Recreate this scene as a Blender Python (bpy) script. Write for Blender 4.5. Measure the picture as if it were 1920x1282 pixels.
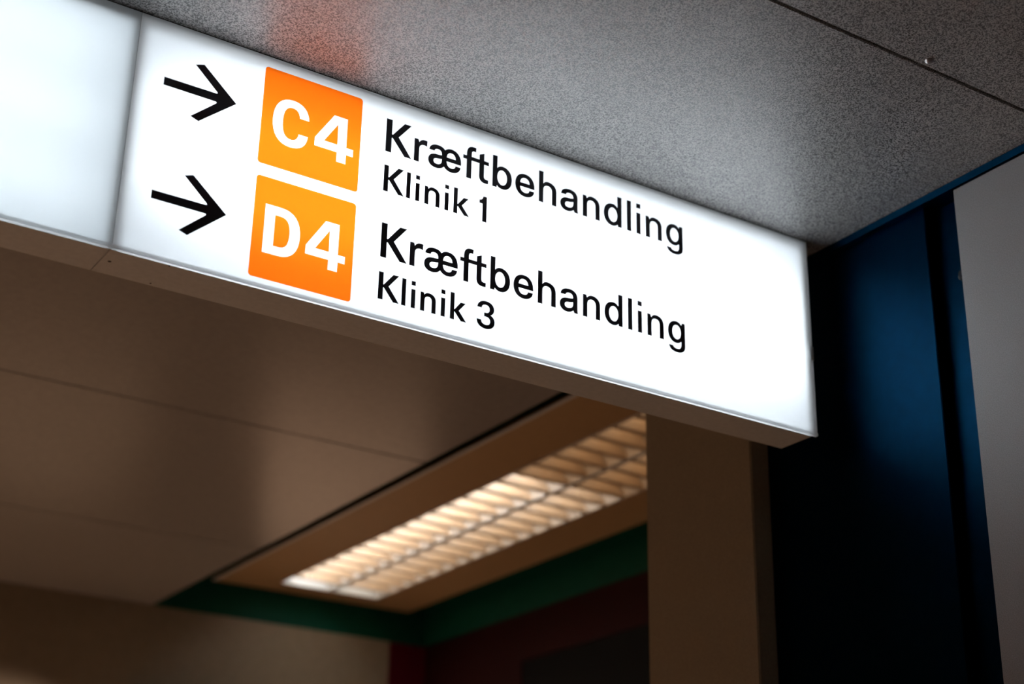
import bpy, bmesh, math, random
from mathutils import Matrix, Vector
from mathutils.geometry import tessellate_polygon

for o in list(bpy.data.objects):
    bpy.data.objects.remove(o, do_unlink=True)
sc = bpy.context.scene
COL = sc.collection
ZO = 2.70            # underside of the light-box sign above the floor
CEIL = 0.44          # ceiling above the sign's underside

# ------------------------------------------------------------------ camera
cam = bpy.data.cameras.new('camera')
cam.sensor_width = 36.0
cam.lens = 2989.4 / 1920 * 36.0
cam.clip_start = 0.05
cam.dof.use_dof = True
cam.dof.focus_distance = 2.80
cam.dof.aperture_fstop = 2.3
cam_ob = bpy.data.objects.new('camera', cam)
COL.objects.link(cam_ob)
r_, u_, f_ = (Vector((0.8385, -0.5447, 0.018)), Vector((-0.2278, -0.3204, 0.9195)), Vector((0.495, 0.7751, 0.3927)))
M = Matrix(((r_.x, u_.x, -f_.x, -0.6729), (r_.y, u_.y, -f_.y, -2.2171), (r_.z, u_.z, -f_.z, -1.0984 + ZO), (0, 0, 0, 1)))
cam_ob.matrix_world = M
sc.camera = cam_ob

# ------------------------------------------------------------------ world, exposure, added lamps out of view
w = bpy.data.worlds.new('world'); sc.world = w; w.use_nodes = True
w.node_tree.nodes['Background'].inputs[0].default_value = (0.9, 0.8, 0.7, 1)
w.node_tree.nodes['Background'].inputs[1].default_value = 0.004
sc.view_settings.view_transform = 'Standard'
sc.view_settings.look = 'None'
sc.view_settings.exposure = 0.0
sc.view_settings.gamma = 1.0
sc.view_settings.use_curve_mapping = False
sc.cycles.use_denoising = True
sc.cycles.max_bounces = 14
sc.cycles.diffuse_bounces = 8
sc.cycles.transmission_bounces = 12
sc.cycles.transparent_max_bounces = 12
sc.cycles.sample_clamp_indirect = 6.0

def area(name, loc, sx, sy, power, color, spread=math.pi, rot=(0, 0, 0)):
    l = bpy.data.lights.new(name, 'AREA'); l.shape = 'RECTANGLE'; l.size = sx; l.size_y = sy
    l.energy = power; l.color = color; l.spread = spread
    o = bpy.data.objects.new(name, l); o.location = (loc[0], loc[1], loc[2] + ZO); o.rotation_euler = rot
    COL.objects.link(o); return o
WARM = (1.0, 0.70, 0.48)
area('corridor_fill', (0.1, 2.7, CEIL - 0.012), 0.30, 1.3, 34, WARM, math.radians(72))  # added fill lamp out of view, bounces warm light up off the floor
area('corridor_fill_far', (-2.6, 2.7, CEIL - 0.012), 0.30, 1.3, 34, WARM, math.radians(72))  # its added twin further left, also out of view
area('hall_fill', (-1.6, -2.9, CEIL - 0.012), 0.30, 1.3, 6.5, (1.0, 0.76, 0.62), math.radians(90))  # added fill lamp out of view, lifts the sign's underside and grey panel

def spot(name, loc, aim, power, color, deg, blend):
    l = bpy.data.lights.new(name, 'SPOT'); l.energy = power; l.color = color; l.spot_size = math.radians(deg); l.spot_blend = blend
    l.shadow_soft_size = 0.04
    o = bpy.data.objects.new(name, l); o.location = (loc[0], loc[1], loc[2] + ZO)
    o.rotation_euler = (Vector(aim) - Vector(loc)).to_track_quat('-Z', 'Y').to_euler()
    COL.objects.link(o); return o
spot('added_wall_spot', (1.25, 0.50, CEIL - 0.06), (2.36, 3.957, -0.34), 1050, (1.0, 0.70, 0.56), 17, 0.5)  # added unseen spot, brightens the wall that the ceiling reflects
spot('added_wall_spot_left', (0.95, 0.50, CEIL - 0.06), (1.02, 3.957, -0.40), 290, (1.0, 0.72, 0.54), 17, 0.6)  # second added spot, for the wall left of the dark panel

# ------------------------------------------------------------------ materials
def mat(name, base=(0.5, 0.5, 0.5), rough=0.5, metal=0.0, spec=0.5, emit=None, estr=0.0):
    m = bpy.data.materials.new(name); m.use_nodes = True
    b = m.node_tree.nodes['Principled BSDF']
    b.inputs['Base Color'].default_value = (*base, 1); b.inputs['Roughness'].default_value = rough
    b.inputs['Metallic'].default_value = metal; b.inputs['Specular IOR Level'].default_value = spec
    if emit:
        b.inputs['Emission Color'].default_value = (*emit, 1); b.inputs['Emission Strength'].default_value = estr
    return m

def noisy(m, scale, c0, c1, detail=2.0, lo=0.35, hi=0.65, bump=0.0, bdist=0.002, rough=None):
    nt = m.node_tree; N = nt.nodes; L = nt.links; b = N['Principled BSDF']
    g = N.new('ShaderNodeNewGeometry')
    n = N.new('ShaderNodeTexNoise'); n.inputs['Scale'].default_value = scale; n.inputs['Detail'].default_value = detail
    r = N.new('ShaderNodeValToRGB'); r.color_ramp.elements[0].position = lo; r.color_ramp.elements[1].position = hi
    r.color_ramp.elements[0].color = (*c0, 1); r.color_ramp.elements[1].color = (*c1, 1)
    L.new(g.outputs['Position'], n.inputs['Vector']); L.new(n.outputs['Fac'], r.inputs['Fac'])
    L.new(r.outputs['Color'], b.inputs['Base Color'])
    if bump:
        bp = N.new('ShaderNodeBump'); bp.inputs['Strength'].default_value = bump; bp.inputs['Distance'].default_value = bdist
        L.new(n.outputs['Fac'], bp.inputs['Height']); L.new(bp.outputs['Normal'], b.inputs['Normal'])
    return m

MT = {}
MT['ceiling'] = noisy(mat('stippled_ceiling_board', rough=0.40, spec=0.9), 410, (0.05, 0.047, 0.045), (0.50, 0.48, 0.465), 2.5, 0.42, 0.57, 0.4, 0.0010)
MT['ceiling_smooth'] = noisy(mat('satin_ceiling_board', rough=0.25, spec=0.8), 60, (0.38, 0.375, 0.37), (0.43, 0.42, 0.415), 4.0, 0.3, 0.7)
MT['gap'] = mat('dark_joint', (0.02, 0.012, 0.008), 0.8)
MT['floor'] = noisy(mat('brown_vinyl_floor', rough=0.4), 8, (0.36, 0.285, 0.24), (0.42, 0.335, 0.285), 6)
MT['wall'] = noisy(mat('beige_wall_paint', rough=0.6), 25, (0.28, 0.235, 0.175), (0.31, 0.26, 0.195), 4)
MT['jamb'] = noisy(mat('beige_textured_paint', rough=0.65), 420, (0.35, 0.30, 0.225), (0.43, 0.37, 0.28), 2, 0.35, 0.65, 0.2, 0.0008)
MT['blue'] = noisy(mat('dark_blue_gloss_paint', rough=0.34, metal=0.88), 40, (0.0002, 0.0105, 0.0265), (0.0003, 0.0125, 0.0315), 4)
MT['blue'].node_tree.nodes['Principled BSDF'].inputs['Specular Tint'].default_value = (0.01, 0.36, 0.60, 1)
MT['grey'] = noisy(mat('grey_laminate', rough=0.5), 500, (0.27, 0.255, 0.25), (0.35, 0.335, 0.33), 2, 0.35, 0.65, 0.1, 0.0006)
MT['green'] = noisy(mat('dark_green_paint', rough=0.6, spec=0.15), 20, (0.0015, 0.075, 0.052), (0.002, 0.085, 0.058), 3)
MT['magenta'] = mat('magenta_paint', (0.09, 0.0002, 0.012), 0.6, spec=0.15)
MT['maroon'] = mat('maroon_wall_paint', (0.022, 0.002, 0.0025), 0.7, spec=0.12)
MT['added_brown'] = mat('dark_brown_added', (0.03, 0.016, 0.008), 0.6, spec=0.2)  # for the added door and panel low on the far wall
MT['black'] = mat('black_door_leaf', (0.003, 0.003, 0.003), 0.7, spec=0.1)
MT['soffit'] = noisy(mat('lamp_surround_board', rough=0.5), 40, (0.56, 0.38, 0.20), (0.60, 0.41, 0.22), 3)
MT['white_metal'] = noisy(mat('white_enamelled_metal', rough=0.4), 90, (0.80, 0.83, 0.85), (0.86, 0.89, 0.91), 3)
MT['flange'] = mat('grey_flange', (0.35, 0.34, 0.33), 0.6)
MT['inside'] = mat('white_box_lining', (0.78, 0.80, 0.82), 0.7)
MT['dark_metal'] = mat('dark_screw_metal', (0.006, 0.006, 0.007), 0.45, spec=0.25)
MT['steel'] = mat('plated_screw_steel', (0.55, 0.55, 0.56), 0.3, 0.9)
MT['ink'] = mat('black_lettering_film', (0.010, 0.011, 0.024), 0.45)
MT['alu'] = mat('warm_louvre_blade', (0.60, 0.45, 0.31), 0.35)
MT['trough'] = mat('bright_trough_enamel', (0.92, 0.90, 0.86), 0.25, 0.25)
MT['tube_right'] = mat('cool_sign_tube', (0.8, 0.8, 0.8), 0.5, emit=(0.90, 0.96, 1.0), estr=15)
MT['tube_left'] = mat('weak_sign_tube', (0.8, 0.8, 0.8), 0.5, emit=(0.86, 0.95, 1.0), estr=5.0)
MT['tube_bright'] = mat('white_lamp_tube', (0.8, 0.8, 0.8), 0.5, emit=(1.0, 0.97, 0.93), estr=13)
MT['tube_mid'] = mat('warm_white_lamp_tube', (0.8, 0.8, 0.8), 0.5, emit=(1.0, 0.90, 0.78), estr=6.5)
MT['tube_dim'] = mat('dim_warm_lamp_tube', (0.8, 0.8, 0.8), 0.5, emit=(1.0, 0.68, 0.40), estr=1.9)

def opal(name, tr, df, mix):
    m = bpy.data.materials.new(name); m.use_nodes = True; nt = m.node_tree; nt.nodes.clear()
    o = nt.nodes.new('ShaderNodeOutputMaterial'); t = nt.nodes.new('ShaderNodeBsdfTranslucent'); d = nt.nodes.new('ShaderNodeBsdfDiffuse')
    t.inputs['Color'].default_value = (*tr, 1); d.inputs['Color'].default_value = (*df, 1)
    x = nt.nodes.new('ShaderNodeMixShader'); x.inputs[0].default_value = mix
    nt.links.new(t.outputs[0], x.inputs[1]); nt.links.new(d.outputs[0], x.inputs[2]); nt.links.new(x.outputs[0], o.inputs[0])
    return m
MT['opal'] = opal('opal_acrylic', (0.92, 0.94, 0.96), (0.85, 0.83, 0.80), 0.30)

def film(name, col, gloss=0.0):
    m = bpy.data.materials.new(name); m.use_nodes = True; nt = m.node_tree; nt.nodes.clear()
    o = nt.nodes.new('ShaderNodeOutputMaterial'); t = nt.nodes.new('ShaderNodeBsdfTransparent')
    t.inputs['Color'].default_value = (*col, 1); nt.links.new(t.outputs[0], o.inputs[0]); return m
MT['orange'] = film('orange_tinted_film', (0.97, 0.148, 0.005))
MT['clear'] = film('clear_white_film', (0.97, 0.98, 1.0))

# ------------------------------------------------------------------ mesh helpers (all coordinates relative to the sign's lower left front corner)
def wloc(o):
    v = Vector((0, 0, 0))
    while o is not None:
        v = v + o.location; o = o.parent
    return v

class MB:
    def __init__(self): self.v = []; self.f = []
    def quad(self, a, b, c, d):
        n = len(self.v); self.v += [a, b, c, d]; self.f.append((n, n + 1, n + 2, n + 3)); return self
    def box(self, x0, x1, y0, y1, z0, z1):
        n = len(self.v)
        self.v += [(x0, y0, z0), (x1, y0, z0), (x1, y1, z0), (x0, y1, z0), (x0, y0, z1), (x1, y0, z1), (x1, y1, z1), (x0, y1, z1)]
        for q in ((3, 2, 1, 0), (4, 5, 6, 7), (0, 1, 5, 4), (1, 2, 6, 5), (2, 3, 7, 6), (3, 0, 4, 7)):
            self.f.append(tuple(n + i for i in q))
        return self
    def tube(self, a, b, r, seg=16, cap=True):
        a = Vector(a); b = Vector(b); d = (b - a).normalized()
        s = d.orthogonal().normalized(); t = d.cross(s); n = len(self.v)
        for p in (a, b):
            for i in range(seg):
                an = 2 * math.pi * i / seg
                self.v.append(tuple(p + s * r * math.cos(an) + t * r * math.sin(an)))
        for i in range(seg):
            j = (i + 1) % seg; self.f.append((n + i, n + j, n + seg + j, n + seg + i))
        if cap:
            self.f.append(tuple(n + i for i in reversed(range(seg)))); self.f.append(tuple(n + seg + i for i in range(seg)))
        return self
    def build(self, name, m, parent=None, bevel=0.0, origin=None, smooth=False):
        base = wloc(parent) - Vector((0, 0, ZO)) if parent else Vector(origin or (0, 0, -ZO))
        me = bpy.data.meshes.new(name)
        me.from_pydata([tuple(Vector(p) - base) for p in self.v], [], self.f); me.update()
        if bevel:
            bm = bmesh.new(); bm.from_mesh(me)
            bmesh.ops.bevel(bm, geom=bm.edges[:], offset=bevel, segments=2, affect='EDGES', clamp_overlap=True)
            bm.to_mesh(me); bm.free()
        for p in me.polygons: p.use_smooth = smooth
        me.materials.append(m)
        o = bpy.data.objects.new(name, me); COL.objects.link(o)
        if parent: o.parent = parent
        else: o.location = base + Vector((0, 0, ZO))
        return o

def empty(name, loc):
    o = bpy.data.objects.new(name, None); o.location = (loc[0], loc[1], loc[2] + ZO); o.empty_display_size = 0.05
    COL.objects.link(o); return o
def tag(o, label, cat, group=None):
    o['label'] = label; o['category'] = cat
    if group: o['group'] = group
    return o
def structure(o, label=None):
    o['kind'] = 'structure'
    if label: o['label'] = label
    return o

def dome(mb, c, axis, r, h, seg=14, rings=4):
    c = Vector(c); d = Vector(axis).normalized(); s = d.orthogonal().normalized(); t = d.cross(s); n = len(mb.v)
    for k in range(rings):
        an = (math.pi / 2) * k / rings
        for i in range(seg):
            a = 2 * math.pi * i / seg
            mb.v.append(tuple(c + (s * math.cos(a) + t * math.sin(a)) * r * math.cos(an) + d * h * math.sin(an)))
    mb.v.append(tuple(c + d * h)); top = n + rings * seg
    for k in range(rings - 1):
        for i in range(seg):
            j = (i + 1) % seg; mb.f.append((n + k * seg + i, n + k * seg + j, n + (k + 1) * seg + j, n + (k + 1) * seg + i))
    for i in range(seg): mb.f.append((n + (rings - 1) * seg + i, n + (rings - 1) * seg + (i + 1) % seg, top))
    return mb

# ------------------------------------------------------------------ the setting
XR = 1.552           # blue slab of the right wall
WF = 3.957           # far wall
JX, JY0, JY1 = 1.5035, 0.232, 0.598   # wall end (jamb)
CX0, CX1, CY0 = 1.557, 2.84, 0.95     # recess above the louvred lamp
FL = -ZO
XL, YB = -5.0, -4.2

structure(MB().box(XL, 4.2, YB, WF + 0.1, FL - 0.1, FL).build('floor', MT['floor']), 'brown vinyl floor')

ceiling = structure(MB().box(XL, 1.70, YB, 0.20, CEIL + 0.014, CEIL + 0.05).box(XL, CX0 - 0.02, 0.20, WF, CEIL + 0.014, CEIL + 0.05)
                    .box(CX0 - 0.02, CX1 + 0.1, 0.60, CY0, CEIL + 0.014, CEIL + 0.05).build('ceiling', MT['gap']), 'suspended ceiling of large boards with dark joints')
G = 0.0028
rows = [-4.2, -2.975, -1.798, -0.615, 0.560, 1.742, 2.925, WF]
for i in range(len(rows) - 1):
    y0, y1 = rows[i] + G, rows[i + 1] - G
    far = i >= 4
    xe = 1.534 if i < 3 else (1.534 if i == 3 else CX0)
    x0s = [XL, -2.2, xe]
    for k in range(2):
        mb = MB()
        xa, xb = x0s[k] + G, x0s[k + 1] - (G if k == 0 else 0)
        if i == 3 and k == 1:
            # the board over the sign, notched where the wall end stands
            mb.box(xa, xb, y0, y1, CEIL, CEIL + 0.0138)
        else:
            mb.box(xa, xb, y0, y1, CEIL, CEIL + 0.0138)
        mb.build('ceiling_panel', MT['ceiling_smooth'] if far else MT['ceiling'], ceiling, bevel=0.0012)
MB().box(CX0, CX1 + 0.1, 0.60, CY0, CEIL, CEIL + 0.0138).build('ceiling_panel', MT['ceiling_smooth'], ceiling, bevel=0.0012)
s = MB(); dome(s, (1.1800, -0.6340, CEIL), (0, 0, -1), 0.0080, 0.0060)
s.build('screw', MT['steel'], ceiling, smooth=True)['label'] = 'plated round screw head'

# right wall: base plane, blue slab, blue strip under the ceiling
wr = structure(MB().box(1.580, 1.70, YB, JY0, FL, CEIL + 0.02).build('wall_right', MT['blue']), 'dark blue wall behind the grey panel')
structure(MB().box(XR, 1.580, -0.2645, JY0, FL, CEIL - 0.002).build('trim_1', MT['blue'], bevel=0.0015), 'projecting dark blue wall section beside the sign')
structure(MB().quad((1.532, YB, 0.4385), (1.532, JY0, 0.4385), (1.536, JY0, 0.4265), (1.536, YB, 0.4265))
          .quad((1.536, YB, 0.4265), (1.536, JY0, 0.4265), (1.62, JY0, 0.4265), (1.62, YB, 0.4265))
          .quad((1.532, YB, 0.4385), (1.62, YB, 0.4385), (1.62, JY0, 0.4385), (1.532, JY0, 0.4385))
          .quad((1.532, YB, 0.4385), (1.536, YB, 0.4265), (1.62, YB, 0.4265), (1.62, YB, 0.4385))
          .quad((1.532, JY0, 0.4385), (1.62, JY0, 0.4385), (1.62, JY0, 0.4265), (1.536, JY0, 0.4265)).build('trim_2', MT['blue']), 'thin blue strip where wall meets ceiling')

# grey panel standing off the wall on bolts
gp = empty('cladding_panel', (1.540, -0.3530, FL + 0.1))
gp['kind'] = 'thing'
tag(gp, 'grey laminate panel bolted onto the blue wall at the right', 'panel')
MB().box(1.540, 1.547, -2.2, -0.3530, FL + 0.1, 0.424).build('board', MT['grey'], gp, bevel=0.001)
for z in (0.249, -0.55, -1.4, -2.2):
    b = MB().tube((1.5474, -0.3445, z), (1.5794, -0.3445, z), 0.0060, 16)
    b.tube((1.5600, -0.3365, z), (1.5794, -0.3365, z), 0.0085, 16)
    dome(b, (1.5600, -0.3365, z), (-1, 0, 0), 0.0085, 0.005)
    b.build('bolt', MT['dark_metal'], gp, smooth=False)['label'] = 'dark metal bolt head'

# wall end between the sign and the blue wall, and the wall it belongs to
structure(MB().box(JX, 1.62, JY0, JY1, FL, CEIL + 0.0138).build('wall_middle', MT['jamb'], bevel=0.0025), 'beige wall end below the sign')
structure(MB().box(1.62, 4.2, JY1 - 0.1, JY1, FL, CEIL + 0.3).build('wall_front', MT['wall']), 'beige wall behind the wall end')
structure(MB().box(XL, CX1, WF, WF + 0.1, FL, CEIL).build('wall_back', MT['wall']), 'beige far wall below the ceiling')
structure(MB().box(XL - 0.1, XL, YB, WF + 0.1, FL, CEIL + 0.05).build('wall_left', MT['wall']), 'beige wall')
structure(MB().box(XL, 1.70, YB - 0.1, YB, FL, CEIL + 0.05).build('wall_rear', MT['wall']), 'beige wall')

# green recess around the lamp
g = MB()
g.box(CX0 - 0.02, CX1 + 0.02, WF, WF + 0.02, CEIL, CEIL + 0.40)      # far side
g.box(CX1, CX1 + 0.02, CY0, WF, CEIL - 0.0, CEIL + 0.40)             # right side
g.box(CX0 - 0.02, CX0, CY0, WF, CEIL + 0.0142, CEIL + 0.40)          # left side
g.box(CX0 - 0.02, CX1 + 0.02, CY0 - 0.02, CY0, CEIL + 0.0142, CEIL + 0.40)
g.box(CX0 - 0.02, CX1 + 0.02, CY0, WF, CEIL + 0.40, CEIL + 0.42)     # top
structure(g.build('trim_3', MT['green']), 'dark green sides of the ceiling recess')

# board around the lamp inside the recess
Z2 = 0.582
PX0, PX1, PY0, PY1 = 1.803, 2.745, 1.0, 3.952
LX0, LX1, LY0, LY1 = 2.056, 2.512, 1.25, 3.815
b = MB()
GL = 0.010       # shadow gap around the lamp
b.box(PX0 + 0.014, LX0 - GL, PY0, PY1, Z2, Z2 + 0.018).box(LX1 + GL, PX1, PY0, PY1, Z2, Z2 + 0.018)
b.box(LX0 - GL, LX1 + GL, PY0, LY0 - GL, Z2, Z2 + 0.018).box(LX0 - GL, LX1 + GL, LY1 + GL, PY1, Z2, Z2 + 0.018)
structure(MB().box(PX0, PX0 + 0.0138, PY0, PY1, Z2 - 0.002, Z2 + 0.003).build('trim_8', MT['white_metal'], bevel=0.001), 'pale edging along the lamp surround')
structure(b.build('trim_4', MT['soffit']), 'brown board around the louvred lamp')

structure(MB().box(2.66, CX1, WF - 0.012, WF, 0.13, CEIL - 0.004).build('trim_5', MT['magenta'], bevel=0.001), 'magenta strip at the end of the far wall')
wm = MB()
wm.box(CX1, CX1 + 0.08, JY1, 1.9, FL, CEIL).box(CX1, CX1 + 0.08, 3.165, WF + 0.1, FL, CEIL).box(CX1, CX1 + 0.08, 1.9, 3.165, 0.245, CEIL)
structure(MB().box(0.4, 2.6, WF - 0.03, WF + 0.01, FL, -0.65).build('added_door', MT['added_brown'], bevel=0.003), 'added unseen brown door, for its dark reflection in the ceiling')  # unseen door added to darken what the ceiling reflects
structure(MB().box(1.50, 1.98, WF - 0.05, WF - 0.001, -0.47, 0.10).build('added_panel', MT['added_brown'], bevel=0.003), 'added unseen panel, for the dark patch reflected in the ceiling')  # unseen panel added so the ceiling mirrors a dark patch
structure(wm.build('wall_far_right', MT['maroon']), 'maroon wall below the green recess')
structure(MB().box(CX1 + 0.004, CX1 + 0.07, 1.9, 3.165, FL, 0.245).build('door_1', MT['black'], bevel=0.002), 'black door in the maroon wall')
structure(MB().box(CX1 + 0.02, CX1 + 0.06, WF - 0.075, WF - 0.02, FL, 0.44).build('trim_6', MT['black']), 'dark joint in the corner')

# ------------------------------------------------------------------ lettering
def parse(path):
    """M/L/C path -> polygon (list of 2-D points)"""
    t = path.replace(',', ' ').split(); i = 0; pts = []; cmd = None
    while i < len(t):
        if t[i] in 'MLC': cmd = t[i]; i += 1
        if cmd in 'ML':
            pts.append((float(t[i]), float(t[i + 1]))); i += 2
        else:
            p0 = pts[-1]; c = [float(v) for v in t[i:i + 6]]; i += 6
            for k in range(1, 9):
                s = k / 8.0; a = (1 - s) ** 3; b_ = 3 * s * (1 - s) ** 2; d = 3 * s * s * (1 - s); e = s ** 3
                pts.append((a * p0[0] + b_ * c[0] + d * c[2] + e * c[4], a * p0[1] + b_ * c[1] + d * c[3] + e * c[5]))
    if (pts[0][0] - pts[-1][0]) ** 2 + (pts[0][1] - pts[-1][1]) ** 2 < 1e-6: pts.pop()
    return pts

def oval(cx, cy, rx, ry):
    k = 0.56
    return 'M %g %g C %g %g %g %g %g %g C %g %g %g %g %g %g C %g %g %g %g %g %g C %g %g %g %g %g %g' % (
        cx + rx, cy, cx + rx, cy + ry * k, cx + rx * k, cy + ry, cx, cy + ry, cx - rx * k, cy + ry, cx - rx, cy + ry * k, cx - rx, cy,
        cx - rx, cy - ry * k, cx - rx * k, cy - ry, cx, cy - ry, cx + rx * k, cy - ry, cx + rx, cy - ry * k, cx + rx, cy)

def flip(path, w_):
    out = []
    for cmd in path.split():
        out.append(cmd)
    res = []; num = 0
    for tkn in out:
        if tkn in 'MLC': res.append(tkn); num = 0
        else:
            res.append('%g' % (w_ - float(tkn)) if num % 2 == 0 else tkn); num += 1
    return ' '.join(res)

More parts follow.
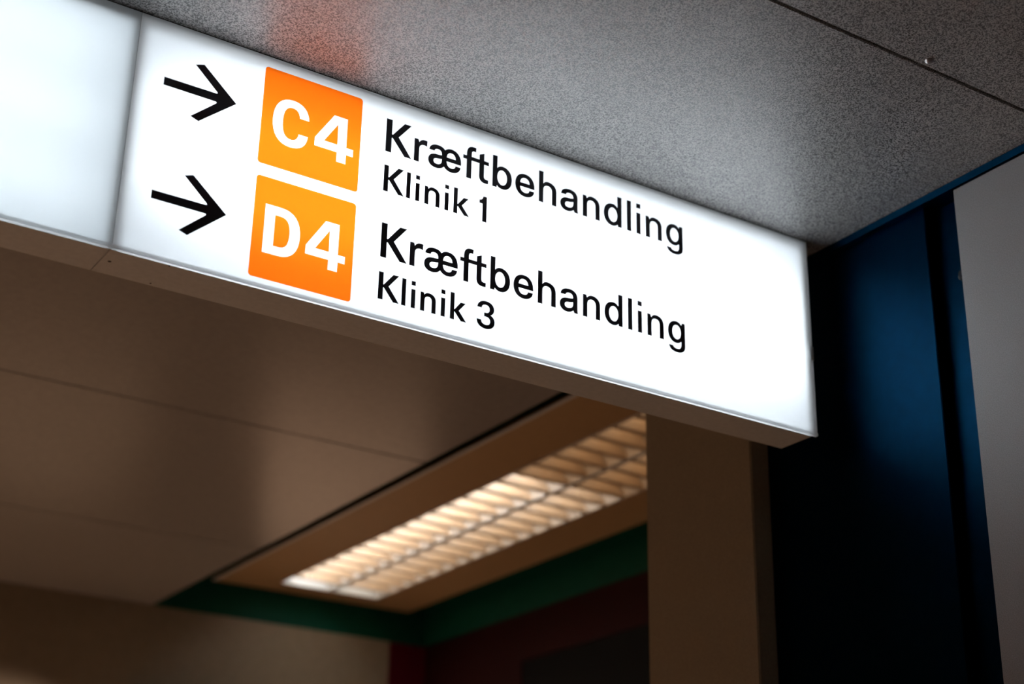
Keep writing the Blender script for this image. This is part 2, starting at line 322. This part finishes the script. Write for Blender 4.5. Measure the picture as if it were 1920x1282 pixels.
# each glyph: list of islands, an island = [outline, hole, ...]; units are millimetres at a cap height of 66
B_OUT = 'M 0 0 L 0 65.2 L 9.4 65.2 L 9.4 39 C 12 43.6 16 46.2 21.5 46.2 C 34 46.2 42 37.2 42 23 C 42 8.6 34 -0.9 22 -0.9 C 16.5 -0.9 12 1.4 9.3 5.2 L 8.3 0'
GLYPH = {
 'K': [['M 0 0 L 0 66 L 10.8 66 L 10.8 36.4 L 13.4 36.4 L 36.8 66.2 L 49.4 66.2 L 24.6 35 L 51.6 0 L 38.7 0 L 13.6 30.6 L 10.8 30.6 L 10.8 0']],
 'k': [['M 0 0 L 0 65.5 L 9.5 65.5 L 9.5 24.6 L 11.6 24.6 L 27.2 45.2 L 39 45.2 L 21.6 24 L 41.2 0 L 29.2 0 L 11.6 20.2 L 9.5 20.2 L 9.5 0']],
 'l': [['M 0 0 L 0 65.2 L 9.2 65.2 L 9.2 0']],
 'i': [['M 0 0 L 0 44.8 L 9.2 44.8 L 9.2 0'], ['M 0 56 L 0 65.2 L 9.2 65.2 L 9.2 56']],
 'r': [['M 0 0 L 0 45 L 6.6 45 C 7.8 44.8 8.4 42.5 8.8 38.2 C 11.5 43.5 15 46.4 19.5 46.6 C 21.8 46.7 24 46.6 25.8 46.3 L 25.4 36.2 C 23.4 36.8 21.5 37.2 19.5 37.1 C 13 36.8 9.4 33 9.4 26 L 9.4 0']],
 'n': [['M 0 0 L 0 45 L 6.3 45 C 7.5 44.7 8.2 42.5 8.7 38 C 11 43 15 46 20.3 46 C 31.5 46 39.2 40 39.2 28.5 L 39.2 0 L 29.8 0 L 29.8 27 C 29.8 34.3 26 38.3 19.8 38.3 C 13.5 38.3 9.4 34 9.4 26.5 L 9.4 0']],
 'h': [['M 0 0 L 0 65.2 L 9.4 65.2 L 9.4 39.4 C 11.8 43.6 15.4 46 20.5 46 C 31.6 46 39.4 40 39.4 28.5 L 39.4 0 L 30 0 L 30 27 C 30 34.3 26.2 38.3 19.9 38.3 C 13.5 38.3 9.4 34 9.4 26.5 L 9.4 0']],
 'b': [[B_OUT, oval(20.8, 22.7, 11.2, 16.1)]],
 'd': [[flip(B_OUT, 41.8), oval(21.0, 22.7, 11.2, 16.1)]],
 'g': [['M 34 45 L 41.6 45 L 41.6 -3 C 41.6 -13.2 34.5 -18.9 22 -18.9 C 10 -18.9 2.8 -14.5 2 -6.9 L 11.6 -6.9 C 12.4 -10.4 16 -12.2 21.7 -12.2 C 28.6 -12.2 32.3 -8.8 32.3 -2 L 32.3 6.6 C 29.6 2.4 25 0.2 19.8 0.2 C 8 0.2 0 9.2 0 23.2 C 0 37 8 46.2 20 46.2 C 26 46.2 30.6 43.4 33.2 38.6', oval(20.9, 23.2, 11.0, 15.5)]],
 'a': [['M 40.8 0 L 33.2 0 C 32 1.5 31.4 3.4 31 6 C 28 1.6 22.5 -0.9 16 -0.9 C 6 -0.9 0 4.5 0 12.5 C 0 21 6 26 16 26.8 C 22 27.2 27 27.2 30.2 28.6 C 30.2 35.6 27 38.8 20.8 38.8 C 15.8 38.8 12.8 36.8 12.2 33.4 L 1.8 33.4 C 2.2 41.6 9.5 46.2 20.9 46.2 C 33 46.2 39.5 40 39.5 30 L 39.5 9 C 39.5 5 39.9 2.5 40.8 0',
        'M 30.2 22.4 C 27.5 20.5 23 20 18 19.4 C 13 18.8 10.2 16.5 10.2 12.5 C 10.2 8.8 13 6.6 17.8 6.6 C 25 6.6 30.2 10.5 30.2 17']],
 'e': [['M 42.6 19.6 L 10.2 19.6 C 10.8 11 15 6.6 22 6.6 C 27.5 6.6 31 9 31.8 14 L 42 14 C 41 5 33 -0.8 22 -0.8 C 8.5 -0.8 0 8.5 0 22.5 C 0 37 8.5 46.2 21.5 46.2 C 34.5 46.2 42.7 37 42.7 22',
        'M 10.4 26.8 L 32.4 26.8 C 31.8 34.5 28 38.9 21.5 38.9 C 15 38.9 11 34.5 10.4 26.8']],
 'ae': [['M 68.3 19.6 L 37.6 19.6 C 38 11 42 6.6 48.5 6.6 C 53.5 6.6 56.8 9 57.5 14 L 67.5 14 C 66.5 5 59 -0.8 48.8 -0.8 C 42 -0.8 36 2 32.8 7 C 29.5 2 23.5 -0.9 16 -0.9 C 6 -0.9 0 4.5 0 12.5 C 0 21 6 26 15.5 26.5 C 21 26.8 25.5 26.8 28.5 27.8 C 28.5 35.2 25.6 38.8 19.9 38.8 C 15 38.8 12.4 36.8 11.8 33.4 L 1.6 33.4 C 2.2 41.5 9 46.2 19.5 46.2 C 26.5 46.2 31.5 44 34.2 39.8 C 37.5 44 42 46.2 48 46.2 C 61 46.2 68.5 37 68.5 22',
         'M 37.7 26.8 L 58.2 26.8 C 57.6 34.5 54 38.9 48 38.9 C 41.8 38.9 38.1 34.5 37.7 26.8',
         'M 28.5 21.2 C 26 20 22 19.7 17.8 19.2 C 13 18.6 10.2 16.5 10.2 12.5 C 10.2 8.8 13 6.6 17.3 6.6 C 24 6.6 28.5 10.5 28.5 17']],
 'f': [['M 0 0 L 0 38.4 L -7.6 38.4 L -7.6 45.1 L 0 45.1 L 0 51 C 0 61 5 66.6 13 66.6 C 15.5 66.6 17.5 66.4 19.1 66 L 18.6 58.6 C 17.5 58.8 16.5 58.9 15 58.9 C 11.5 58.9 9.6 56.5 9.6 51.5 L 9.6 45.1 L 17.4 45.1 L 17.4 38.4 L 9.6 38.4 L 9.6 0']],
 't': [['M 0 38.4 L -10 38.4 L -10 45.1 L 0 45.1 L 0 56 L 9.5 60.2 L 9.5 45.1 L 19.9 45.1 L 19.9 38.3 L 9.5 38.3 L 9.5 14 C 9.5 9.5 11 7.2 15 7.1 C 17 7.05 18.5 7 19.4 7 L 19.1 0 C 17.5 -0.4 15 -0.6 12.5 -0.6 C 4.5 -0.6 0 4 0 12.5']],
 '1': [['M 8.8 0 L 8.8 47.2 L 0 47.4 L 0 54.8 C 5 55.2 9.4 58.6 10.6 66.2 L 19.5 66.2 L 19.5 0']],
 '3': [['M 1 49.5 C 2 60.5 11 67 24 67 C 37 67 45.8 60 45.8 49.5 C 45.8 42 41.5 36.5 34.5 34.3 C 43 32 48 26 48 18 C 48 6.5 38.5 -1.6 24 -1.6 C 9.5 -1.6 0.5 5.6 0 17.5 L 10.8 17.5 C 11.5 10.5 16 6.8 24 6.8 C 32 6.8 37 11.3 37 18.2 C 37 25.3 32 29.2 24 29.2 L 20.2 29.2 L 20.2 37.4 L 23.5 37.4 C 31 37.4 35 41.5 35 48.3 C 35 55 31 59 24 59 C 16.5 59 12.3 55.5 11.7 49.5']],
 'C': [['M 69.2 60.5 C 68 81.5 55 92.8 36 92.8 C 13.5 92.8 0 76 0 46 C 0 15.5 13.5 -0.9 36 -0.9 C 55.5 -0.9 67.5 9.5 68.8 30.5 L 50 30.5 C 49 20.5 44.5 15.3 36.3 15.3 C 25.5 15.3 20 25 20 46 C 20 67 25.5 76.4 36.3 76.4 C 44.5 76.4 49 71 50 60.5']],
 'D': [['M 0 0 L 0 91 L 29 91 C 54 91 67.4 75 67.4 46 C 67.4 16 54 0 29 0', 'M 20 17.6 L 20 73.4 L 29 73.4 C 41.5 73.4 47 65 47 46 C 47 26 41.5 17.6 29 17.6']],
 '4': [['M 43.6 0 L 43.6 18.4 L 0 18.4 L 0 35.6 L 35 91.2 L 62.2 91.2 L 62.4 33.8 L 76.2 33.8 L 76.2 18.4 L 62.8 18.4 L 62.8 0', 'M 43.4 73.4 L 19.6 34.8 L 43.8 34.8']],
 'arrow': [['M 0 -7.1 L 0 7.1 L 91.5 7.4 C 94.4 7.4 95.2 9.4 93.4 11.6 L 51.8 49.6 L 65.8 54.4 L 128.2 0 L 65.8 -54.4 L 51.8 -49.6 L 93.4 -11.6 C 95.2 -9.4 94.4 -7.4 91.5 -7.4']],
}

def flat_mesh(name, islands, y_front, thick, m, parent):
    """islands of polygons in (x, z) metres -> one thin plate whose front lies at y_front"""
    mb = MB()
    for loops in islands:
        vec = [[Vector((x, z, 0)) for x, z in lp] for lp in loops]
        tris = tessellate_polygon(vec)
        flatp = [p for lp in loops for p in lp]
        n = len(mb.v); k = len(flatp)
        mb.v += [(x, y_front, z) for x, z in flatp] + [(x, y_front + thick, z) for x, z in flatp]
        for t in tris:
            a, b_, c = [flatp[i] for i in t]
            area2 = (b_[0] - a[0]) * (c[1] - a[1]) - (c[0] - a[0]) * (b_[1] - a[1])
            t = t if area2 > 0 else (t[0], t[2], t[1])      # counter-clockwise in (x, z) faces -Y
            mb.f.append(tuple(n + i for i in t))
            if thick: mb.f.append(tuple(n + k + i for i in reversed(t)))
        if thick:
            q = n
            for lp in loops:
                L = len(lp)
                for i in range(L):
                    j = (i + 1) % L; mb.f.append((q + i, q + j, q + k + j, q + k + i))
                q += L
    if not thick:
        pass
    return mb.build(name, m, parent)

def offset(pts, d):
    """grow a closed polygon outwards by d (negative shrinks)"""
    n = len(pts); ar = sum(pts[i][0] * pts[(i + 1) % n][1] - pts[(i + 1) % n][0] * pts[i][1] for i in range(n))
    sg = 1 if ar > 0 else -1; out = []
    for i in range(n):
        p, c, q = Vector(pts[i - 1]), Vector(pts[i]), Vector(pts[(i + 1) % n])
        e1, e2 = (c - p).normalized(), (q - c).normalized()
        n1, n2 = Vector((e1.y, -e1.x)), Vector((e2.y, -e2.x)); m = n1 + n2
        m = m / max(0.35, 0.5 * m.length_squared) if m.length > 1e-4 else n1
        out.append((c.x + sg * d * m.x, c.y + sg * d * m.y))
    return out

def glyph(ch, x, z, s, grow=0.0):
    g0 = []
    for isl in GLYPH[ch]:
        loops = [parse(lp) for lp in isl]
        loops = [offset(lp, grow if i == 0 else -grow) for i, lp in enumerate(loops)]
        g0.append([[(x + px * s, z + pz * s) for px, pz in lp] for lp in loops])
    return g0

# ------------------------------------------------------------------ the two light boxes
D = 0.0973
def light_box(name, x0, x1, label, tube_mat, tubes, right_over=0.0):
    root = empty(name, (x0, 0, 0)); tag(root, label, 'sign', 'illuminated ceiling signs')
    t = 0.004; g = 0.0008
    a, b_ = x0 + g, x1 - g - right_over
    h = MB()
    h.box(a, b_, 0.0062, D, 0.0, 0.001)                 # underside
    h.box(a, b_, 0.006, D, CEIL - 0.006, CEIL - 0.002)     # top
    h.box(a, b_, D - t, D, 0.001, CEIL - 0.006)        # back
    h.box(a, a + t, 0.006, D - t, 0.001, CEIL - 0.006)
    h.box(b_ - t, b_, 0.006, D - t, 0.001, CEIL - 0.006)
    h.build('housing', MT['white_metal'], root)
    # white flanges behind the rim of the acrylic
    fl = MB()
    fl.box(a, b_, 0.0080, 0.0090, CEIL - 0.0250, CEIL - 0.006)
    fl.box(a, a + 0.0125, 0.0080, 0.0090, 0.002, CEIL - 0.0215)
    fl.box(b_ - 0.0105, b_, 0.0080, 0.0090, 0.002, CEIL - 0.0215)
    fl.build('flange', MT['flange'], root)
    li = MB()                                      # lining
    li.quad((a + .0045, D - .0045, .0015), (b_ - .0045, D - .0045, .0015), (b_ - .0045, D - .0045, CEIL - .0065), (a + .0045, D - .0045, CEIL - .0065))
    li.quad((a + .0045, .009, .0015), (b_ - .0045, .009, .0015), (b_ - .0045, D - .0045, .0015), (a + .0045, D - .0045, .0015))
    li.quad((a + .0045, .009, CEIL - .0065), (a + .0045, D - .0045, CEIL - .0065), (b_ - .0045, D - .0045, CEIL - .0065), (b_ - .0045, .009, CEIL - .0065))
    li.quad((a + .0045, .009, .0015), (a + .0045, D - .0045, .0015), (a + .0045, D - .0045, CEIL - .0065), (a + .0045, .009, CEIL - .0065))
    li.quad((b_ - .0045, .009, .0015), (b_ - .0045, .009, CEIL - .0065), (b_ - .0045, D - .0045, CEIL - .0065), (b_ - .0045, D - .0045, .0015))
    li.build('lining', MT['inside'], root)
    for z in tubes:
        tb = MB().tube((x0 + 0.05, 0.070, z), (b_ - 0.03, 0.070, z), 0.008, 16)
        tb.build('tube', tube_mat, root, smooth=False)
    f = MB()
    xa, xb, z0, z1, y0, y1 = x0 + 0.0003, x1 - 0.0003, 0.0066, CEIL - 0.0026, 0.0, 0.003
    f.quad((xa, y0, z0), (xb, y0, z0), (xb, y0, z1), (xa, y0, z1))
    f.quad((xa, y0, z1), (xb, y0, z1), (xb, y1, z1), (xa, y1, z1)).quad((xa, y0, z0), (xa, y1, z0), (xb, y1, z0), (xb, y0, z0))
    face = f.build('face_panel', MT['opal'], root)
    for xe in (xa, xb):
        MB().quad((xe, y0 + 2e-4, z0), (xe, y0 + 2e-4, z1), (xe, 0.0055, z1), (xe, 0.0055, z0)).build('panel_edge', MT['flange'], root)
    MB().box(xa, xb, 0.0012, 0.006, CEIL - 0.0024, CEIL - 0.0002).build('gap_shade_strip', MT['gap'], root)  # dark strip painted in for the shaded gap under the ceiling
    # slim lip carrying the lower edge of the acrylic
    lp = MB().quad((xa, -0.002, 0.0002), (xb, -0.002, 0.0002), (xb, -0.002, 0.0064), (xa, -0.002, 0.0064))
    lp.quad((xa, -0.002, 0.0064), (xb, -0.002, 0.0064), (xb, 0.004, 0.0064), (xa, 0.004, 0.0064)).quad((xa, -0.002, 0.0002), (xa, 0.006, 0.0002), (xb, 0.006, 0.0002), (xb, -0.002, 0.0002))
    lp.build('lower_lip', MT['opal'], root)
    return root, face

L_ = 1.4788
left, lface = light_box('illuminated_sign', -1.48, 0.0, 'blank illuminated sign box at the upper left, next to the lettered one', MT['tube_left'], (0.085, 0.22, 0.355))
sign, face = light_box('illuminated_sign', 0.0, L_, 'illuminated ceiling sign reading C4 and D4 Kræftbehandling with black arrows', MT['tube_right'], (0.15, 0.29), 0.009)

YF = -0.0006; TH = 0.0004
for nm, x, z in (('arrow', 0.0510, 0.3229), ('arrow', 0.0528, 0.1119)):
    flat_mesh('arrow', glyph('arrow', x, z, 0.001, 0.4), YF, TH, MT['ink'], face)
line1 = [('K', 467.3), ('r', 525.6), ('ae', 555.3), ('f', 636.5), ('t', 663.9), ('b', 693.1), ('e', 743.4), ('h', 796.8), ('a', 846.0), ('n', 898.5), ('d', 948.6), ('l', 1004.2), ('i', 1027.3), ('n', 1050.2), ('g', 1100.3)]
line3 = [('K', 468.8), ('r', 526.7), ('ae', 556.3), ('f', 637.4), ('t', 664.7), ('b', 694.0), ('e', 744.0), ('h', 797.4), ('a', 846.5), ('n', 899.0), ('d', 949.0), ('l', 1004.3), ('i', 1027.4), ('n', 1050.3), ('g', 1100.2)]
line2 = [('K', 467.3), ('l', 513.6), ('i', 532.3), ('n', 551.1), ('i', 593.0), ('k', 611.7), ('1', 666.4)]
line4 = [('K', 468.6), ('l', 514.7), ('i', 533.6), ('n', 552.2), ('i', 593.9), ('k', 612.7), ('3', 667.8)]
for line, za, zb, s in ((line1, 327.6, 327.1, 1.0), (line3, 118.6, 116.2, 0.993), (line2, 247.8, 247.4, 0.775), (line4, 38.7, 38.1, 0.767)):
    for ch, x in line:
        z = za + (zb - za) * (x - line[0][1]) / (line[-1][1] - line[0][1])
        flat_mesh('numeral' if ch in '13' else 'letter', glyph(ch, x / 1000, z / 1000, s / 1000, 0.45 / s), YF, TH, MT['ink'], face)

def rounded(x0, x1, z0, z1, r):
    pts = []
    for cx, cz, a0 in ((x1 - r, z0 + r, -90), (x1 - r, z1 - r, 0), (x0 + r, z1 - r, 90), (x0 + r, z0 + r, 180)):
        for k in range(7):
            a = math.radians(a0 + 15 * k); pts.append((cx + r * math.cos(a), cz + r * math.sin(a)))
    return pts
for (x0, x1, z0, z1), chars, txt in (((0.2270, 0.4167, 0.2270, 0.4160), (('C', 247.4, 273.7, 1.0), ('4', 328.0, 273.7, 1.0)), 'C4'),
                                ((0.2285, 0.4165, 0.0168, 0.2040), (('D', 248.5, 63.9, 1.0), ('4', 326.3, 64.6, 0.992)), 'D4')):
    gl = [glyph(c, x / 1000, z / 1000, s / 1000, -0.6) for c, x, z, s in chars]
    isl = [[rounded(x0, x1, z0, z1, 0.006)] + [g_[0][0] for g_ in gl]]
    for g_ in gl: isl += [[h_] for h_ in g_[0][1:]]
    sq = flat_mesh('colour_square', isl, YF, 0.0, MT['orange'], sign)
    sq['label'] = 'orange square behind the white ' + txt
    for (c, *_), g_ in zip(chars, gl):
        flat_mesh('numeral' if c == '4' else 'letter', g_, YF, 0.0, MT['clear'], sq)['label'] = 'white character'

# small marks on the underside and the clip at the right end
for x, y, r in ((0.014, 0.0485, 0.0032), (0.0988, 0.0095, 0.0018), (0.098, 0.0886, 0.0018), (0.7398, 0.0915, 0.0012)):
    s = MB(); dome(s, (x, y, 0.0), (0, 0, -1), r, 0.0008, 10, 2)
    s.build('screw', MT['dark_metal'], sign)['label'] = 'small dark screw head'
MB().box(L_ - 0.0085, L_ + 0.0035, 0.0005, 0.006, 0.166, 0.197).build('clip', MT['white_metal'], sign, bevel=0.0008)

# ------------------------------------------------------------------ louvred ceiling lamp
lamp = empty('ceiling_light', ((LX0 + LX1) / 2, (LY0 + LY1) / 2, Z2))
tag(lamp, 'twin-strip louvred ceiling light glowing warm in the green recess', 'ceiling light')
h = MB()
h.box(LX0, LX1, LY0, LY1, Z2 + 0.115, Z2 + 0.12)
h.box(LX0, LX0 + 0.003, LY0, LY1, Z2, Z2 + 0.115).box(LX1 - 0.003, LX1, LY0, LY1, Z2, Z2 + 0.115)
h.box(LX0 + .003, LX1 - .003, LY0, LY0 + 0.003, Z2, Z2 + 0.115).box(LX0 + .003, LX1 - .003, LY1 - 0.003, LY1, Z2, Z2 + 0.115)
h.box((LX0 + LX1) / 2 - 0.0115, (LX0 + LX1) / 2 + 0.0115, LY0 + .003, LY1 - .003, Z2 + 0.001, Z2 + 0.115)
h.build('housing', MT['white_metal'], lamp)
xm = (LX0 + LX1) / 2
def reflector(x0, x1):
    """parabolic trough: two curved sides that flare downwards"""
    mb = MB(); n = 8
    for side in (0, 1):
        prev = None
        for k in range(n + 1):
            t = k / n; x = 0.072 * t * t
            xx = x0 + x if side == 0 else x1 - x
            z = Z2 + 0.001 + 0.075 * t
            cur = (xx, z)
            if prev:
                mb.quad((prev[0], LY0 + .004, prev[1]), (prev[0], LY1 - .004, prev[1]), (cur[0], LY1 - .004, cur[1]), (cur[0], LY0 + .004, cur[1]))
            prev = cur
    mb.quad((x0 + .072, LY0 + .004, Z2 + .076), (x0 + .072, LY1 - .004, Z2 + .076), (x0 + .072, LY1 - .004, Z2 + .112), (x0 + .072, LY0 + .004, Z2 + .112))
    mb.quad((x1 - .072, LY0 + .004, Z2 + .076), (x1 - .072, LY1 - .004, Z2 + .076), (x1 - .072, LY1 - .004, Z2 + .112), (x1 - .072, LY0 + .004, Z2 + .112))
    return mb
for (x0, x1) in ((LX0 + 0.004, xm - 0.012), (xm + 0.012, LX1 - 0.004)):
    rf = reflector(x0, x1).build('reflector', MT['trough'], lamp, smooth=True)
    ym = LY0 + 0.80
    for ya, yb, tm in ((LY0 + 0.03, ym - 0.02, MT['tube_dim']), (ym + 0.02, LY1 - 0.03, MT['tube_bright'] if x0 < xm - 0.1 else MT['tube_mid'])):
        MB().tube(((x0 + x1) / 2, ya, Z2 + 0.088), ((x0 + x1) / 2, yb, Z2 + 0.088), 0.013, 16).build('tube', tm, lamp)
    n = 23; step = (LY1 - LY0 - 0.01) / n
    proto = None
    for k in range(1, n):
        y = LY0 + 0.005 + step * k
        if proto is None:
            mb = MB(); zt, zb = Z2 + 0.058, Z2 + 0.002
            i0 = 0.072 * (0.057 / 0.075) ** 2
            # blade: wedge, thick at the top and sharp below, curved faces
            m_ = 4; sec = []
            for j in range(m_ + 1):
                t = j / m_; sec.append((0.0130 - 0.0110 * t, zb + (zt - zb) * t, 0.072 * ((zb + (zt - zb) * t - Z2) / 0.075) ** 2))
            for j in range(m_):
                (ya, za, ia), (yb, zb2, ib) = sec[j], sec[j + 1]
                for sg in (-1, 1):
                    mb.quad((x0 + ia, y + sg * ya, za), (x1 - ia, y + sg * ya, za), (x1 - ib, y + sg * yb, zb2), (x0 + ib, y + sg * yb, zb2))
            mb.quad((x0 + i0, y - .002, zt), (x1 - i0, y - .002, zt), (x1 - i0, y + .002, zt), (x0 + i0, y + .002, zt))
            mb.quad((x0, y - .0130, zb), (x0, y + .0130, zb), (x1, y + .0130, zb), (x1, y - .0130, zb))
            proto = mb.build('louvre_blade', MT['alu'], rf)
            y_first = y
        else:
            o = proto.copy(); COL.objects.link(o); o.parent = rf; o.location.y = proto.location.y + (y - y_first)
